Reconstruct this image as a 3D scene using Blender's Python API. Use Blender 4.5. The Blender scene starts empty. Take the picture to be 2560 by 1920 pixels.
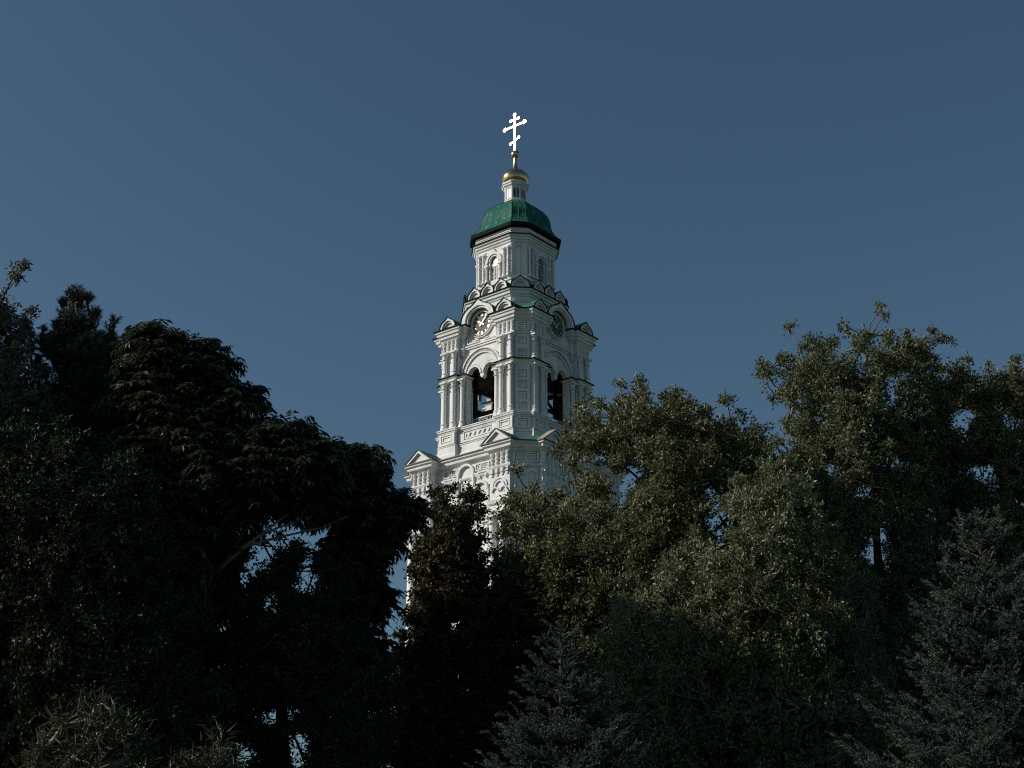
import bpy, math, random
import numpy as np
from mathutils import Vector, Matrix

# ------------------------------------------------------------------ camera
SC = bpy.context.scene
COL = SC.collection
R = math.radians
FPX = 3669.4                       # focal length in pixels of the 2560 px wide photograph
PITCH = 21.2836
CAMZ = 1.6
cd = bpy.data.cameras.new("camera")
cd.sensor_width = 36.0
cd.lens = 36.0 * FPX / 2560.0
cd.clip_start, cd.clip_end = 0.1, 6000.0
cam = bpy.data.objects.new("camera", cd)
COL.objects.link(cam)
cam.location = (0, 0, CAMZ)
cam.rotation_euler = (R(90 + PITCH), 0, 0)
SC.camera = cam

# ------------------------------------------------------------------ sky, sun, exposure
SUN = Vector((-0.865, -0.085, 0.495)).normalized()
EL = math.asin(SUN.z)
AZ = math.atan2(SUN.x, SUN.y)      # clockwise from +Y
w = bpy.data.worlds.new("World"); SC.world = w; w.use_nodes = True
nt = w.node_tree; nt.nodes.clear()
sky = nt.nodes.new("ShaderNodeTexSky"); sky.sky_type = 'NISHITA'; sky.sun_disc = False
sky.sun_elevation = EL; sky.sun_rotation = AZ
sky.altitude = 20.0; sky.air_density = 1.0; sky.dust_density = 0.8; sky.ozone_density = 1.5
bg = nt.nodes.new("ShaderNodeBackground"); bg.inputs['Strength'].default_value = 0.07
ow = nt.nodes.new("ShaderNodeOutputWorld")
tint = nt.nodes.new("ShaderNodeMix"); tint.data_type = 'RGBA'; tint.blend_type = 'MULTIPLY'; tint.inputs[0].default_value = 1.0
tint.inputs[7].default_value = (0.81, 0.99, 1.0, 1)
nt.links.new(sky.outputs[0], tint.inputs[6]); nt.links.new(tint.outputs[2], bg.inputs[0]); nt.links.new(bg.outputs[0], ow.inputs[0])
sl = bpy.data.lights.new("sun", 'SUN'); sl.energy = 5.0; sl.angle = R(0.53); sl.color = (1.0, 0.95, 0.88)
so = bpy.data.objects.new("sun", sl); COL.objects.link(so)
so.rotation_euler = SUN.to_track_quat('Z', 'Y').to_euler()
so.location = (-60, 0, 60)
SC.view_settings.view_transform = 'Standard'; SC.view_settings.look = 'None'
SC.view_settings.exposure = -0.3; SC.view_settings.gamma = 1.0
SC.cycles.max_bounces = 6; SC.cycles.transparent_max_bounces = 4
SC.cycles.diffuse_bounces = 2; SC.cycles.glossy_bounces = 3; SC.cycles.transmission_bounces = 4
SC.cycles.filter_width = 1.1; SC.cycles.use_denoising = False; SC.cycles.denoiser = 'OPENIMAGEDENOISE'

# ------------------------------------------------------------------ materials
def newmat(name):
    m = bpy.data.materials.new(name); m.use_nodes = True
    n = m.node_tree.nodes; l = m.node_tree.links
    return m, n, l, n["Principled BSDF"]

def ramp(n, l, fac, stops):
    r = n.new("ShaderNodeValToRGB"); l.new(fac, r.inputs[0])
    e = r.color_ramp.elements
    e[0].position, e[0].color = stops[0][0], (*stops[0][1], 1)
    e[1].position, e[1].color = stops[1][0], (*stops[1][1], 1)
    for p, c in stops[2:]:
        k = e.new(p); k.color = (*c, 1)
    return r.outputs[0]

def noise(n, l, scale, detail=4, rough=0.6, vec=None, stretch=None):
    t = n.new("ShaderNodeTexNoise"); t.inputs['Scale'].default_value = scale
    t.inputs['Detail'].default_value = detail; t.inputs['Roughness'].default_value = rough
    tc = n.new("ShaderNodeTexCoord"); src = tc.outputs['Object']
    if stretch:
        mp = n.new("ShaderNodeMapping"); mp.inputs['Scale'].default_value = stretch
        l.new(src, mp.inputs[0]); src = mp.outputs[0]
    l.new(src, t.inputs['Vector'])
    return t.outputs['Fac']

def bump(n, l, b, h, strength, dist):
    k = n.new("ShaderNodeBump"); k.inputs['Strength'].default_value = strength; k.inputs['Distance'].default_value = dist
    l.new(h, k.inputs['Height']); l.new(k.outputs[0], b.inputs['Normal'])

def mat_plaster(name, lo=(0.63, 0.62, 0.60), hi=(0.75, 0.74, 0.72)):
    m, n, l, b = newmat(name)
    f1 = noise(n, l, 1.1, 6, 0.65, stretch=(1, 1, 0.35))       # rain-streaked weathering
    c1 = ramp(n, l, f1, [(0.28, tuple(v * .82 for v in lo)), (0.40, lo), (0.58, hi)])
    l.new(c1, b.inputs['Base Color']); b.inputs['Roughness'].default_value = 0.85
    bump(n, l, b, noise(n, l, 3.0, 4), 0.12, 0.02)
    return m

def mat_metal_roof(name, lo, mid, hi):
    m, n, l, b = newmat(name)
    f1 = noise(n, l, 1.3, 7, 0.72)
    f2 = noise(n, l, 5.0, 5, 0.6, stretch=(1, 1, 0.4))
    mx = n.new("ShaderNodeMath"); mx.operation = 'ADD'; l.new(f1, mx.inputs[0]); l.new(f2, mx.inputs[1])
    mh = n.new("ShaderNodeMath"); mh.operation = 'MULTIPLY'; mh.inputs[1].default_value = 0.5; l.new(mx.outputs[0], mh.inputs[0])
    c1 = ramp(n, l, mh.outputs[0], [(0.36, lo), (0.48, mid), (0.54, mid), (0.62, hi)])
    l.new(c1, b.inputs['Base Color']); b.inputs['Roughness'].default_value = 0.6; b.inputs['Specular IOR Level'].default_value = 0.06
    bump(n, l, b, noise(n, l, 2.2, 3), 0.35, 0.06)
    return m

def mat_simple(name, col, rough=0.6, metal=0.0, var=0.25, scale=6.0):
    m, n, l, b = newmat(name)
    f = noise(n, l, scale, 4)
    c = ramp(n, l, f, [(0.3, tuple(v * (1 - var) for v in col)), (0.7, tuple(v * (1 + var) for v in col))])
    l.new(c, b.inputs['Base Color']); b.inputs['Roughness'].default_value = rough; b.inputs['Metallic'].default_value = metal
    return m

def mat_gold(name, rough, scale, col=((0.52, 0.37, 0.18), (0.76, 0.58, 0.34))):
    m, n, l, b = newmat(name)
    f = noise(n, l, scale, 3)
    c = ramp(n, l, f, [(0.3, col[0]), (0.7, col[1])])
    l.new(c, b.inputs['Base Color']); b.inputs['Metallic'].default_value = 1.0
    b.inputs['Roughness'].default_value = rough
    bump(n, l, b, f, 0.25, 0.05)
    return m

def mat_leaf(name, cols, rough=0.45, trans=0.28, spec=0.32):
    """leaves: every leaf (mesh island) takes its own tint, and limbs of the crown differ a little"""
    m, n, l, b = newmat(name)
    g = n.new("ShaderNodeNewGeometry")
    f = noise(n, l, 0.55, 2)
    ad = n.new("ShaderNodeMath"); ad.operation = 'MULTIPLY_ADD'
    l.new(g.outputs['Random Per Island'], ad.inputs[0]); ad.inputs[1].default_value = 0.55
    sb = n.new("ShaderNodeMath"); sb.operation = 'MULTIPLY_ADD'; l.new(f, sb.inputs[0]); sb.inputs[1].default_value = 1.3; sb.inputs[2].default_value = -0.42
    l.new(sb.outputs[0], ad.inputs[2])
    k = len(cols)
    c = ramp(n, l, ad.outputs[0], [(0.08 + 0.84 * i / (k - 1), cols[i]) for i in range(k)])
    l.new(c, b.inputs['Base Color']); b.inputs['Roughness'].default_value = rough
    b.inputs['Specular IOR Level'].default_value = spec
    t = n.new("ShaderNodeBsdfTranslucent"); l.new(c, t.inputs[0])
    mx = n.new("ShaderNodeMixShader"); mx.inputs[0].default_value = trans
    out = [x for x in n if x.type == 'OUTPUT_MATERIAL'][0]
    l.new(b.outputs[0], mx.inputs[1]); l.new(t.outputs[0], mx.inputs[2]); l.new(mx.outputs[0], out.inputs[0])
    return m

M = {}
M['plaster'] = mat_plaster("white_lime_plaster")
M['stone'] = mat_plaster("white_trim_plaster", (0.66, 0.65, 0.63), (0.77, 0.76, 0.74))
M['roof'] = mat_metal_roof("green_painted_sheet", (0.012, 0.075, 0.055), (0.022, 0.112, 0.085), (0.17, 0.28, 0.235))
M['flash'] = mat_simple("dark_green_flashing", (0.006, 0.015, 0.013), 0.85)
M['flash'].node_tree.nodes["Principled BSDF"].inputs['Specular IOR Level'].default_value = 0.1
M['rust'] = mat_simple("red_oxide_sheet", (0.075, 0.03, 0.024), 0.6)
M['fresh'] = mat_simple("bare_sheet_patch", (0.42, 0.30, 0.22), 0.5)
M['gold'] = mat_gold("gilded_dome", 0.22, 1.6)
M['cross'] = mat_gold("gilded_cross", 0.3, 3.0, ((0.72, 0.56, 0.32), (0.9, 0.76, 0.5)))
M['numeral'] = mat_gold("dull_gilt_numerals", 0.5, 3.0, ((0.5, 0.4, 0.28), (0.7, 0.58, 0.42)))
M['glass'] = mat_simple("window_glass", (0.012, 0.016, 0.02), 0.1, 0.0)
M['glass'].node_tree.nodes["Principled BSDF"].inputs['Specular IOR Level'].default_value = 0.9
M['dial'] = mat_simple("dark_grey_dial", (0.075, 0.08, 0.08), 0.7)
M['beam'] = mat_simple("dark_timber", (0.03, 0.022, 0.017), 0.8)
M['iron'] = mat_simple("white_painted_iron", (0.55, 0.55, 0.54), 0.5)
M['inner'] = mat_plaster("shade_dark_inner_plaster", (0.03, 0.026, 0.022), (0.07, 0.062, 0.053))  # dark colour stands in for the shade inside the belfry
M['bark'] = mat_simple("grey_bark", (0.16, 0.135, 0.11), 0.85, var=0.4, scale=9)
M['bark_dark'] = mat_simple("dark_bark", (0.06, 0.047, 0.037), 0.9, var=0.4, scale=9)
M['bark_pale'] = mat_simple("pale_bark", (0.30, 0.27, 0.225), 0.8, var=0.35, scale=7)
M['leaf_olive'] = mat_leaf("olive_leaves", [(0.046, 0.057, 0.023), (0.101, 0.112, 0.046), (0.155, 0.161, 0.071), (0.276, 0.270, 0.161)])
M['leaf_green'] = mat_leaf("green_leaves", [(0.042, 0.059, 0.026), (0.095, 0.115, 0.050), (0.148, 0.164, 0.077), (0.274, 0.279, 0.179)])
M['leaf_grey'] = mat_leaf("grey_green_leaves", [(0.05, 0.055, 0.036), (0.1, 0.1, 0.065), (0.14, 0.135, 0.09), (0.2, 0.185, 0.13)])
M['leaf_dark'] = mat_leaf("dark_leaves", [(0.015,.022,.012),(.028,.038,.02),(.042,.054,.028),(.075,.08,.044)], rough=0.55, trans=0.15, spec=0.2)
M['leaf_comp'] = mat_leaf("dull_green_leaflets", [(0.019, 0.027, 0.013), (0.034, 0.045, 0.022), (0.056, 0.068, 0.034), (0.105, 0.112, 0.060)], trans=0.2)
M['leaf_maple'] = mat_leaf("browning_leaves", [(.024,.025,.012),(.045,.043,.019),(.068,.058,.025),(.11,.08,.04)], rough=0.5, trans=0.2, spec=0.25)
M['leaf_willow'] = mat_leaf("pale_narrow_leaves", [(0.024, 0.030, 0.016), (0.045, 0.051, 0.027), (0.072, 0.075, 0.042), (0.120, 0.120, 0.078)], trans=0.3)
M['needle_pine'] = mat_leaf("pine_needles", [(0.02, 0.034, 0.024), (0.035, 0.052, 0.036), (0.05, 0.066, 0.046), (0.08, 0.09, 0.065)], trans=0.05)
M['needle_blue'] = mat_leaf("glaucous_needles", [(.04,.06,.05),(.062,.088,.073),(.085,.113,.092),(.12,.142,.115)], trans=0.05)
M['grass'] = mat_simple("dark_grass", (0.03, 0.042, 0.016), 0.9, var=0.5, scale=0.6)

# ------------------------------------------------------------------ object helpers
def tag(o, label=None, cat=None, group=None, kind=None):
    if label: o['label'] = label
    if cat: o['category'] = cat
    if group: o['group'] = group
    if kind: o['kind'] = kind
    return o

def empty(name, loc=(0, 0, 0), rz=0.0):
    o = bpy.data.objects.new(name, None); COL.objects.link(o)
    o.location = loc; o.rotation_euler = (0, 0, rz); o.empty_display_size = 0.5
    return o

def link(name, me, mat=None, parent=None, loc=(0, 0, 0), rz=0.0):
    o = bpy.data.objects.new(name, me); COL.objects.link(o)
    if mat is not None and not me.materials: me.materials.append(mat)
    o.parent = parent; o.location = loc; o.rotation_euler = (0, 0, rz)
    return o

def np_mesh(name, V, F):
    """mesh from arrays; F is (n,3) or (n,4)"""
    me = bpy.data.meshes.new(name)
    V = np.ascontiguousarray(V, dtype=np.float32); F = np.ascontiguousarray(F, dtype=np.int32)
    n, k = F.shape
    me.vertices.add(len(V)); me.vertices.foreach_set("co", V.ravel())
    me.loops.add(n * k); me.loops.foreach_set("vertex_index", F.ravel())
    me.polygons.add(n); me.polygons.foreach_set("loop_start", np.arange(0, n * k, k, dtype=np.int32))
    me.update(calc_edges=True)
    return me

class MB:
    """collects faces and builds ONE mesh"""
    def __init__(self): self.v = []; self.f = []
    def add(self, V, F):
        b = len(self.v); self.v += [tuple(p) for p in V]; self.f += [tuple(i + b for i in f) for f in F]
    def loft(self, rings, cap0=True, cap1=True):
        n = len(rings[0]); V = [p for r in rings for p in r]; F = []
        for k in range(len(rings) - 1):
            for i in range(n):
                j = (i + 1) % n
                F.append((k * n + i, k * n + j, (k + 1) * n + j, (k + 1) * n + i))
        if cap0: F.append(tuple(reversed(range(n))))
        if cap1: F.append(tuple((len(rings) - 1) * n + i for i in range(n)))
        self.add(V, F)
    def box(self, u0, u1, n0, n1, z0, z1):
        """box on the south side frame: u along the face, n = distance from the axis"""
        y0, y1 = -n1, -n0
        self.loft([[(u0, y0, z0), (u1, y0, z0), (u1, y1, z0), (u0, y1, z0)], [(u0, y0, z1), (u1, y0, z1), (u1, y1, z1), (u0, y1, z1)]])
    def prism(self, poly, n0, n1):
        """polygon (u,z), counter-clockwise seen from outside, between distances n0 < n1 from the axis"""
        self.loft([[(u, -n1, z) for u, z in poly], [(u, -n0, z) for u, z in poly]])
    def ring(self, cu, cz, r0, r1, n0, n1, a0=0.0, a1=2 * math.pi, k=28):
        full = abs(a1 - a0 - 2 * math.pi) < 1e-6
        sec = []
        for i in range(k + (0 if full else 1)):
            a = a0 + (a1 - a0) * i / k; c, s = math.cos(a), math.sin(a)
            sec.append([(cu + r0 * c, -n1, cz + r0 * s), (cu + r1 * c, -n1, cz + r1 * s), (cu + r1 * c, -n0, cz + r1 * s), (cu + r0 * c, -n0, cz + r0 * s)])
        V = [p for q in sec for p in q]; F = []; m = len(sec)
        for i in range(m if full else m - 1):
            j = (i + 1) % m
            for t in range(4):
                F.append((i * 4 + t, i * 4 + (t + 1) % 4, j * 4 + (t + 1) % 4, j * 4 + t))
        if not full: F += [(3, 2, 1, 0), tuple((m - 1) * 4 + t for t in range(4))]
        self.add(V, F)
    def lathe(self, prof, c=(0, 0), k=20):
        self.loft([[(c[0] + r * math.cos(2 * math.pi * i / k), c[1] + r * math.sin(2 * math.pi * i / k), z) for i in range(k)] for r, z in prof])
    def bar(self, a, b, r, k=6):
        a, b = Vector(a), Vector(b); d = (b - a).normalized()
        p = d.orthogonal().normalized(); q = d.cross(p)
        self.loft([[tuple(c + p * (r * math.cos(2 * math.pi * i / k)) + q * (r * math.sin(2 * math.pi * i / k))) for i in range(k)] for c in (a, b)])
    def rot4(self):
        """repeat what is built on the south side on the other three sides"""
        v0, f0 = list(self.v), list(self.f); n = len(v0)
        for k in (1, 2, 3):
            c, s = (0, -1, 0, 1)[k + 0] if False else round(math.cos(k * math.pi / 2)), round(math.sin(k * math.pi / 2))
            self.v += [(x * c - y * s, x * s + y * c, z) for x, y, z in v0]
            self.f += [tuple(i + k * n for i in f) for f in f0]
        return self
    def spin(self, ang):
        c, s = math.cos(ang), math.sin(ang)
        self.v = [(x * c - y * s, x * s + y * c, z) for x, y, z in self.v]; return self
    def join(self, o): self.add(o.v, o.f); return self
    def mesh(self, name, smooth=None):
        me = bpy.data.meshes.new(name); me.from_pydata(self.v, [], self.f)
        import bmesh
        bm = bmesh.new(); bm.from_mesh(me); bmesh.ops.recalc_face_normals(bm, faces=bm.faces); bm.to_mesh(me); bm.free()
        me.update()
        if smooth is not None:
            me.polygons.foreach_set("use_smooth", [True] * len(me.polygons)); me.set_sharp_from_angle(angle=R(smooth))
        return me
    def build(self, name, mat, parent=None, smooth=None, loc=(0, 0, 0), rz=0.0):
        return link(name, self.mesh(name, smooth), mat, parent, loc, rz)

def offset_poly(P, d):
    n = len(P); out = []
    for i in range(n):
        a, b, c = P[i - 1], P[i], P[(i + 1) % n]
        e1 = Vector((b[0] - a[0], b[1] - a[1])).normalized(); e2 = Vector((c[0] - b[0], c[1] - b[1])).normalized()
        n1, n2 = Vector((e1.y, -e1.x)), Vector((e2.y, -e2.x))
        k = d / max(0.2, 1 + n1.dot(n2))
        out.append((b[0] + (n1.x + n2.x) * k, b[1] + (n1.y + n2.y) * k))
    return out

def profile(mb, P, prof):
    """loft the plan polygon P through (offset, z) pairs"""
    mb.loft([[(x, y, z) for x, y in offset_poly(P, o)] for o, z in prof])

def quad_plan(chain):
    P = []
    for k in range(4):
        c, s = round(math.cos(k * math.pi / 2)), round(math.sin(k * math.pi / 2))
        P += [(x * c - y * s, x * s + y * c) for x, y in chain]
    return P

def octa(w_, c_): return quad_plan([(w_ - c_, -w_), (w_, -(w_ - c_))])

def cham(ui, wc, uo, wf, rec):
    """plan of one corner: recessed middle at wc, pier front at wf from ui to uo, recessed chamfer"""
    return [(ui, -wc), (ui, -wf), (uo, -wf), (uo, -(wf - rec)), (wf - rec, -uo), (wf, -uo), (wf, -ui), (wc, -ui)]

def ogee(hw, h, k=11, tip=0.22):
    """half-round with a small raised point: list of (u,z) from right foot to left foot"""
    pts = []
    r = h * (1 - tip)
    for i in range(2 * k + 1):
        a = math.pi * i / (2 * k); u = hw * math.cos(a); z = r * math.sin(a) ** 0.82
        t = max(0.0, 1 - abs(u) / (0.42 * hw)); z += h * tip * (t ** 1.7) + (0.0)
        pts.append((u, z))
    return pts

# ------------------------------------------------------------------ ground
g = MB(); g.loft([[(1500 * math.cos(2 * math.pi * i / 48), 1500 * math.sin(2 * math.pi * i / 48), z) for i in range(48)] for z in (-1.0, 0.0)])
tag(g.build('ground', M['grass']), kind='structure')

# ------------------------------------------------------------------ bell tower
PSI = R(39.588)
TW = empty('bell_tower', (0.314, 126.0, 0.0), -PSI)
tag(TW, 'tall white bell tower with clocks, green domed roof and gilded cross, standing behind the trees', 'bell tower')

def place(name, me, mat, k=0.0, u=0.0, z=0.0, n=0.0):
    """part on side k (quarter turns; .5 = chamfer): u along the side, z up, n extra distance outward"""
    a = k * math.pi / 2; c, s = math.cos(a), math.sin(a)
    return link(name, me, mat, TW, (u * c + n * s, u * s - n * c, z), a)

def frame(mb, u0, u1, z0, z1, n0, t, bw=0.1):
    """raised border of width bw standing t proud of n0"""
    mb.box(u0, u1, n0 - .05, n0 + t, z0, z0 + bw); mb.box(u0, u1, n0 - .05, n0 + t, z1 - bw, z1)
    mb.box(u0, u0 + bw, n0 - .05, n0 + t, z0 + bw, z1 - bw); mb.box(u1 - bw, u1, n0 - .05, n0 + t, z0 + bw, z1 - bw)

def coffer(mb, U0, U1, Z0, Z1, u0, u1, z0, z1, n0, t):
    """field U0..U1 x Z0..Z1 standing t proud of n0 with a stepped square sunk into it"""
    mb.box(U0, U1, n0 - .05, n0 + t, Z0, z0); mb.box(U0, U1, n0 - .05, n0 + t, z1, Z1)
    mb.box(U0, u0, n0 - .05, n0 + t, z0, z1); mb.box(u1, U1, n0 - .05, n0 + t, z0, z1)
    d = min(u1 - u0, z1 - z0) * .2
    frame(mb, u0 + d * .55, u1 - d * .55, z0 + d * .55, z1 - d * .55, n0, t * .72, d * .8)

def arch_pts(cu, cz, r, k=12, rev=False):
    P = [(cu + r * math.cos(math.pi * i / k), cz + r * math.sin(math.pi * i / k)) for i in range(k + 1)]
    return P[::-1] if rev else P

# ---- lower storey
mb = MB()
Plow = quad_plan(cham(3.45, 6.6, 5.5, 7.45, .32))
profile(mb, Plow, [(.5, 0), (.5, 2), (.3, 2.2), (.3, 22), (.6, 22.3), (.6, 22.9), (0, 23.2), (0, 35.6), (.12, 35.7), (.2, 36.0), (.2, 36.2), (.06, 36.25), (.06, 36.6), (.22, 36.7), (.3, 37.0), (.05, 37.1),
    (.05, 39.72), (.14, 39.8), (.2, 39.92), (.2, 40.0), (.08, 40.06), (0, 40.1), (0, 41.12), (.12, 41.2), (.22, 41.32), (.4, 41.42), (.44, 41.68), (.58, 41.74), (.62, 41.9)])
s = MB()
for q in (-1, 1):
    for i in range(4):                                   # pendant balusters in the pier frieze
        u = q * 4.48 + (i - 1.5) * .56
        s.lathe([(.09, 40.14), (.16, 40.28), (.09, 40.42), (.17, 40.6), (.17, 40.66), (.1, 40.74), (.17, 40.95), (.2, 41.12)], (u, -7.5), 8)
        s.box(u - .15, u + .15, 7.4, 7.68, 39.35, 39.74); s.box(u - .09, u + .09, 7.4, 7.6, 39.1, 39.35)
    s.ring(q * 4.48, 38.15, .42, .56, 7.4, 7.62, 0, math.pi, 16); s.ring(q * 4.48, 38.15, .68, .84, 7.4, 7.6, 0, math.pi, 16)
    s.ring(q * 4.48 - .46, 37.75, .28, .40, 7.4, 7.66, 0, math.pi, 14); s.ring(q * 4.48 + .46, 37.75, .28, .40, 7.4, 7.66, 0, math.pi, 14)
    for (a0, a1) in ((1.06, 1.74), (1.9, 2.58)):
        a0, a1 = sorted((q * a0, q * a1))
        frame(s, a0, a1, 40.34, 41.0, 6.6, .14, .09); frame(s, a0 + .17, a1 - .17, 40.51, 40.83, 6.6, .09, .07)
    s.ring(q * 1.1, 39.62, .42, .57, 6.5, 6.82, 0, math.pi, 18); s.ring(q * 1.1, 39.62, .2, .32, 6.5, 6.74, 0, math.pi, 14)
    s.ring(q * 1.74, 38.55, .62, .85, 6.5, 6.9, 0, math.pi, 22)
    s.ring(q * 2.75, 39.62, .42, .57, 6.5, 6.82, 0, math.pi, 18)
    s.ring(q * 2.75, 38.6, .3, .44, 6.5, 6.78, 0, math.pi, 14)
    s.box(q * 2.3 - 1.0, q * 2.3 + 1.0, 6.5, 6.76, 40.12, 40.26)
    s.box(q * 3.1 - .3, q * 3.1 + .3, 6.5, 6.72, 39.3, 39.5)
s.ring(0, 40.25, .78, .97, 6.5, 6.86, 0, math.pi, 24); s.box(-.97, -.78, 6.5, 6.86, 38.6, 40.25); s.box(.78, .97, 6.5, 6.86, 38.6, 40.25)
for (u0, u1) in ((-2.62, -2.4), (-1.1, -.85), (.85, 1.1), (2.4, 2.62)): s.box(u0, u1, 6.5, 6.84, 37.2, 38.55)
s.rot4(); mb.join(s)
c = MB()                                                  # chamfer: two coffers over two blind niches
n0 = (5.5 + 7.13) / math.sqrt(2)
coffer(c, -1.12, -.02, 40.2, 41.08, -.92, -.14, 40.32, 40.98, n0, .12); coffer(c, .02, 1.12, 40.2, 41.08, .14, .92, 40.32, 40.98, n0, .12)
for u in (-.52, .52):
    c.prism([(u - .5, 37.2)] + [(u - .36, 37.2)] + arch_pts(u, 39.0, .36, 10, True) + [(u + .36, 37.2), (u + .5, 37.2), (u + .5, 39.7), (u - .5, 39.7)], n0 - .05, n0 + .16)
c.box(-.2, .2, n0, n0 + .4, 39.75, 39.98)
c.spin(math.pi / 4).rot4(); mb.join(c)
mb.build('lower_storey', M['plaster'], TW)
# thin sheet along the cornice and the skirt roof above it
fl = MB(); profile(fl, Plow, [(.2, 41.904), (.7, 41.904), (.7, 41.99), (.2, 42.1)]); fl.build('cornice_sheet', M['rust'], TW)
rf = MB(); rf.loft([[(x, y, 41.99) for x, y in octa(7.0, 2.2)], [(x, y, 42.3) for x, y in octa(5.5, 1.2)]]); rf.build('skirt_roof', M['roof'], TW)

# ---- gables over the corner pavilions
def chevron(hw, h, t):
    return [(hw, 0), (0, h), (-hw, 0), (-hw - t * 1.5, -t * .15), (0, h + t * 1.25), (hw + t * 1.5, -t * .15)]
a = MB(); a.prism([(-1.3, -.05), (1.3, -.05), (0, .98)], 6.0, 7.86); a.prism(chevron(1.28, .92, .2), 5.8, 8.08)
me_gab = a.mesh('gable')
a = MB(); a.prism([(u * 1.06, z + .012) for u, z in [(1.52, .0), (0, 1.17), (-1.52, .0), (-1.56, .05), (0, 1.25), (1.56, .05)]], 5.6, 8.14)
for i in range(5):
    for q in (-1, 1): a.bar((q * 1.6, -5.9 - i * .5, .07), (0, -5.9 - i * .5, 1.27), .025, 4)
me_gr = a.mesh('gable_roof')
a = MB(); a.prism([(u * 1.06, z + .05) for u, z in [(0, 1.17), (-1.52, .0), (-1.56, .05), (0, 1.25)]], 7.35, 8.17)
me_gp = a.mesh('bare_sheet_edge')
for k in range(4):
    for u in (-4.48, 4.48):
        o = place('gable', me_gab, M['plaster'], k, u, 41.93)
        link('roof', me_gr, M['roof'], o)
        if k == 1 and u < 0:
            o['label'] = 'gable whose roof edge is patched with bare sheet'
            link('bare_sheet_edge', me_gp, M['fresh'], o)

# ---- pedestal under the belfry
mb = MB()
Pped = quad_plan(cham(2.42, 5.1, 4.26, 5.52, .2))
profile(mb, Pped, [(.3, 41.0), (.26, 42.95), (.14, 43.1), (.12, 43.74), (.17, 43.8), (.17, 43.86), (0, 43.92), (0, 45.02), (.07, 45.06), (.1, 45.16), (.17, 45.2), (.19, 45.32), (.24, 45.36), (.24, 45.45)])
s = MB()
for q in (-1, 1):
    u0, u1 = sorted((q * 2.42, q * 4.26)); a0, a1 = sorted((q * 2.75, q * 4.0))
    coffer(s, u0, u1, 43.98, 45.0, a0, a1, 44.2, 44.88, 5.52, .1)
coffer(s, -2.3, 2.3, 43.98, 45.0, -1.62, 1.62, 44.18, 44.92, 5.1, .12)
for i in range(5):
    u = -1.12 + i * .56; s.prism([(u - .24, 44.78), (u, 44.36), (u + .24, 44.78)], 5.0, 5.2)
s.rot4(); mb.join(s)
c = MB(); n0 = (4.26 + 5.32) / math.sqrt(2); coffer(c, -.7, .7, 43.98, 45.0, -.42, .42, 44.18, 44.86, n0, .1); c.box(-.74, .74, n0, n0 + .22, 43.66, 43.76)
c.spin(math.pi / 4).rot4(); mb.join(c)
mb.build('pedestal_storey', M['plaster'], TW)

# ---- belfry storey
def corner(st, wc, uf, wf, uo, rec, wi=4.25):
    return [(st, -wi), (st, -wc), (uf, -wc), (uf, -wf), (uo, -wf), (uo, -(wf - rec)), (wf - rec, -uo), (wf, -uo), (wf, -uf), (wc, -uf), (wc, -st), (wi, -st), (wi, -wi)]
s = MB()
profile(s, corner(1.6, 4.86, 2.46, 5.18, 4.12, .14), [(0, 45.3), (0, 50.12)])
profile(s, corner(1.72, 5.12, 2.5, 5.46, 4.14, .16), [(-.05, 50.0), (.0, 50.06), (.03, 50.16), (.1, 50.2), (.12, 50.3), (.2, 50.33), (.22, 50.4)])
profile(s, corner(2.3, 4.74, 2.46, 5.18, 4.12, .14), [(0, 50.3), (0, 53.0)])
profile(s, corner(2.0, 4.98, 2.44, 5.3, 4.16, .16), [(-.08, 52.9), (.1, 52.96), (.16, 53.02), (.16, 53.1), (.06, 53.15), (0, 53.2), (0, 54.12), (.1, 54.18), (.2, 54.3), (.3, 54.36), (.33, 54.58), (.46, 54.64), (.5, 54.86), (.6, 54.92), (.63, 55.1)])
for q in (-1, 1):
    for i in range(4):
        u = q * 3.3 + (i - 1.5) * .5
        s.lathe([(.07, 53.18), (.14, 53.3), (.07, 53.42), (.14, 53.62), (.15, 53.68), (.08, 53.76), (.14, 53.95), (.17, 54.12)], (u, -5.36), 8)
    for j, (w_, z_) in enumerate(((.34, 52.92), (.26, 52.72), (.17, 52.54))):      # stepped corbel
        s.box(q * 2.22 - w_ * .8, q * 2.22 + w_ * .8, 4.7, 4.74 + w_, z_ - .18, z_)
# wall of the opening with its twin arches and hanging boss
zs = 50.4
P = [(-2.3, zs), (-1.6, zs)] + arch_pts(-.92, zs, .68, 14, True) + [(-.2, zs - .1), (-.22, zs - .28), (0, zs - .5), (.22, zs - .28), (.2, zs - .1)] + arch_pts(.92, zs, .68, 14, True)[0:] + [(1.6, zs), (2.3, zs), (2.3, 55.3), (-2.3, 55.3)]
P2 = []
for p in P:
    if not P2 or abs(p[0] - P2[-1][0]) + abs(p[1] - P2[-1][1]) > 1e-5: P2.append(p)
s.prism(P2, 4.3, 4.72)
for q in (-1, 1):
    s.ring(q * .92, zs, .70, .86, 4.6, 4.82, 0, math.pi, 22)
    s.ring(q * .92, zs, .95, 1.02, 4.6, 4.77, .5 if q > 0 else .9, math.pi - (.9 if q > 0 else .5), 18)
s.ring(0, zs, 1.86, 2.0, 4.6, 4.86, 0, math.pi, 40); s.ring(0, zs, 2.22, 2.36, 4.6, 4.95, 0, math.pi, 40)
for i in range(46):                                       # beads between the two rolls
    a = math.pi * (i + .5) / 46; x, z = 2.11 * math.cos(a), zs + 2.11 * math.sin(a)
    s.prism([(x - .045, z - .045), (x + .045, z - .045), (x + .045, z + .045), (x - .045, z + .045)], 4.7, 4.86)
s.box(-2.25, 2.25, 4.7, 4.9, 53.16, 53.3); s.box(-2.25, 2.25, 4.7, 4.84, 52.98, 53.1)
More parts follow.
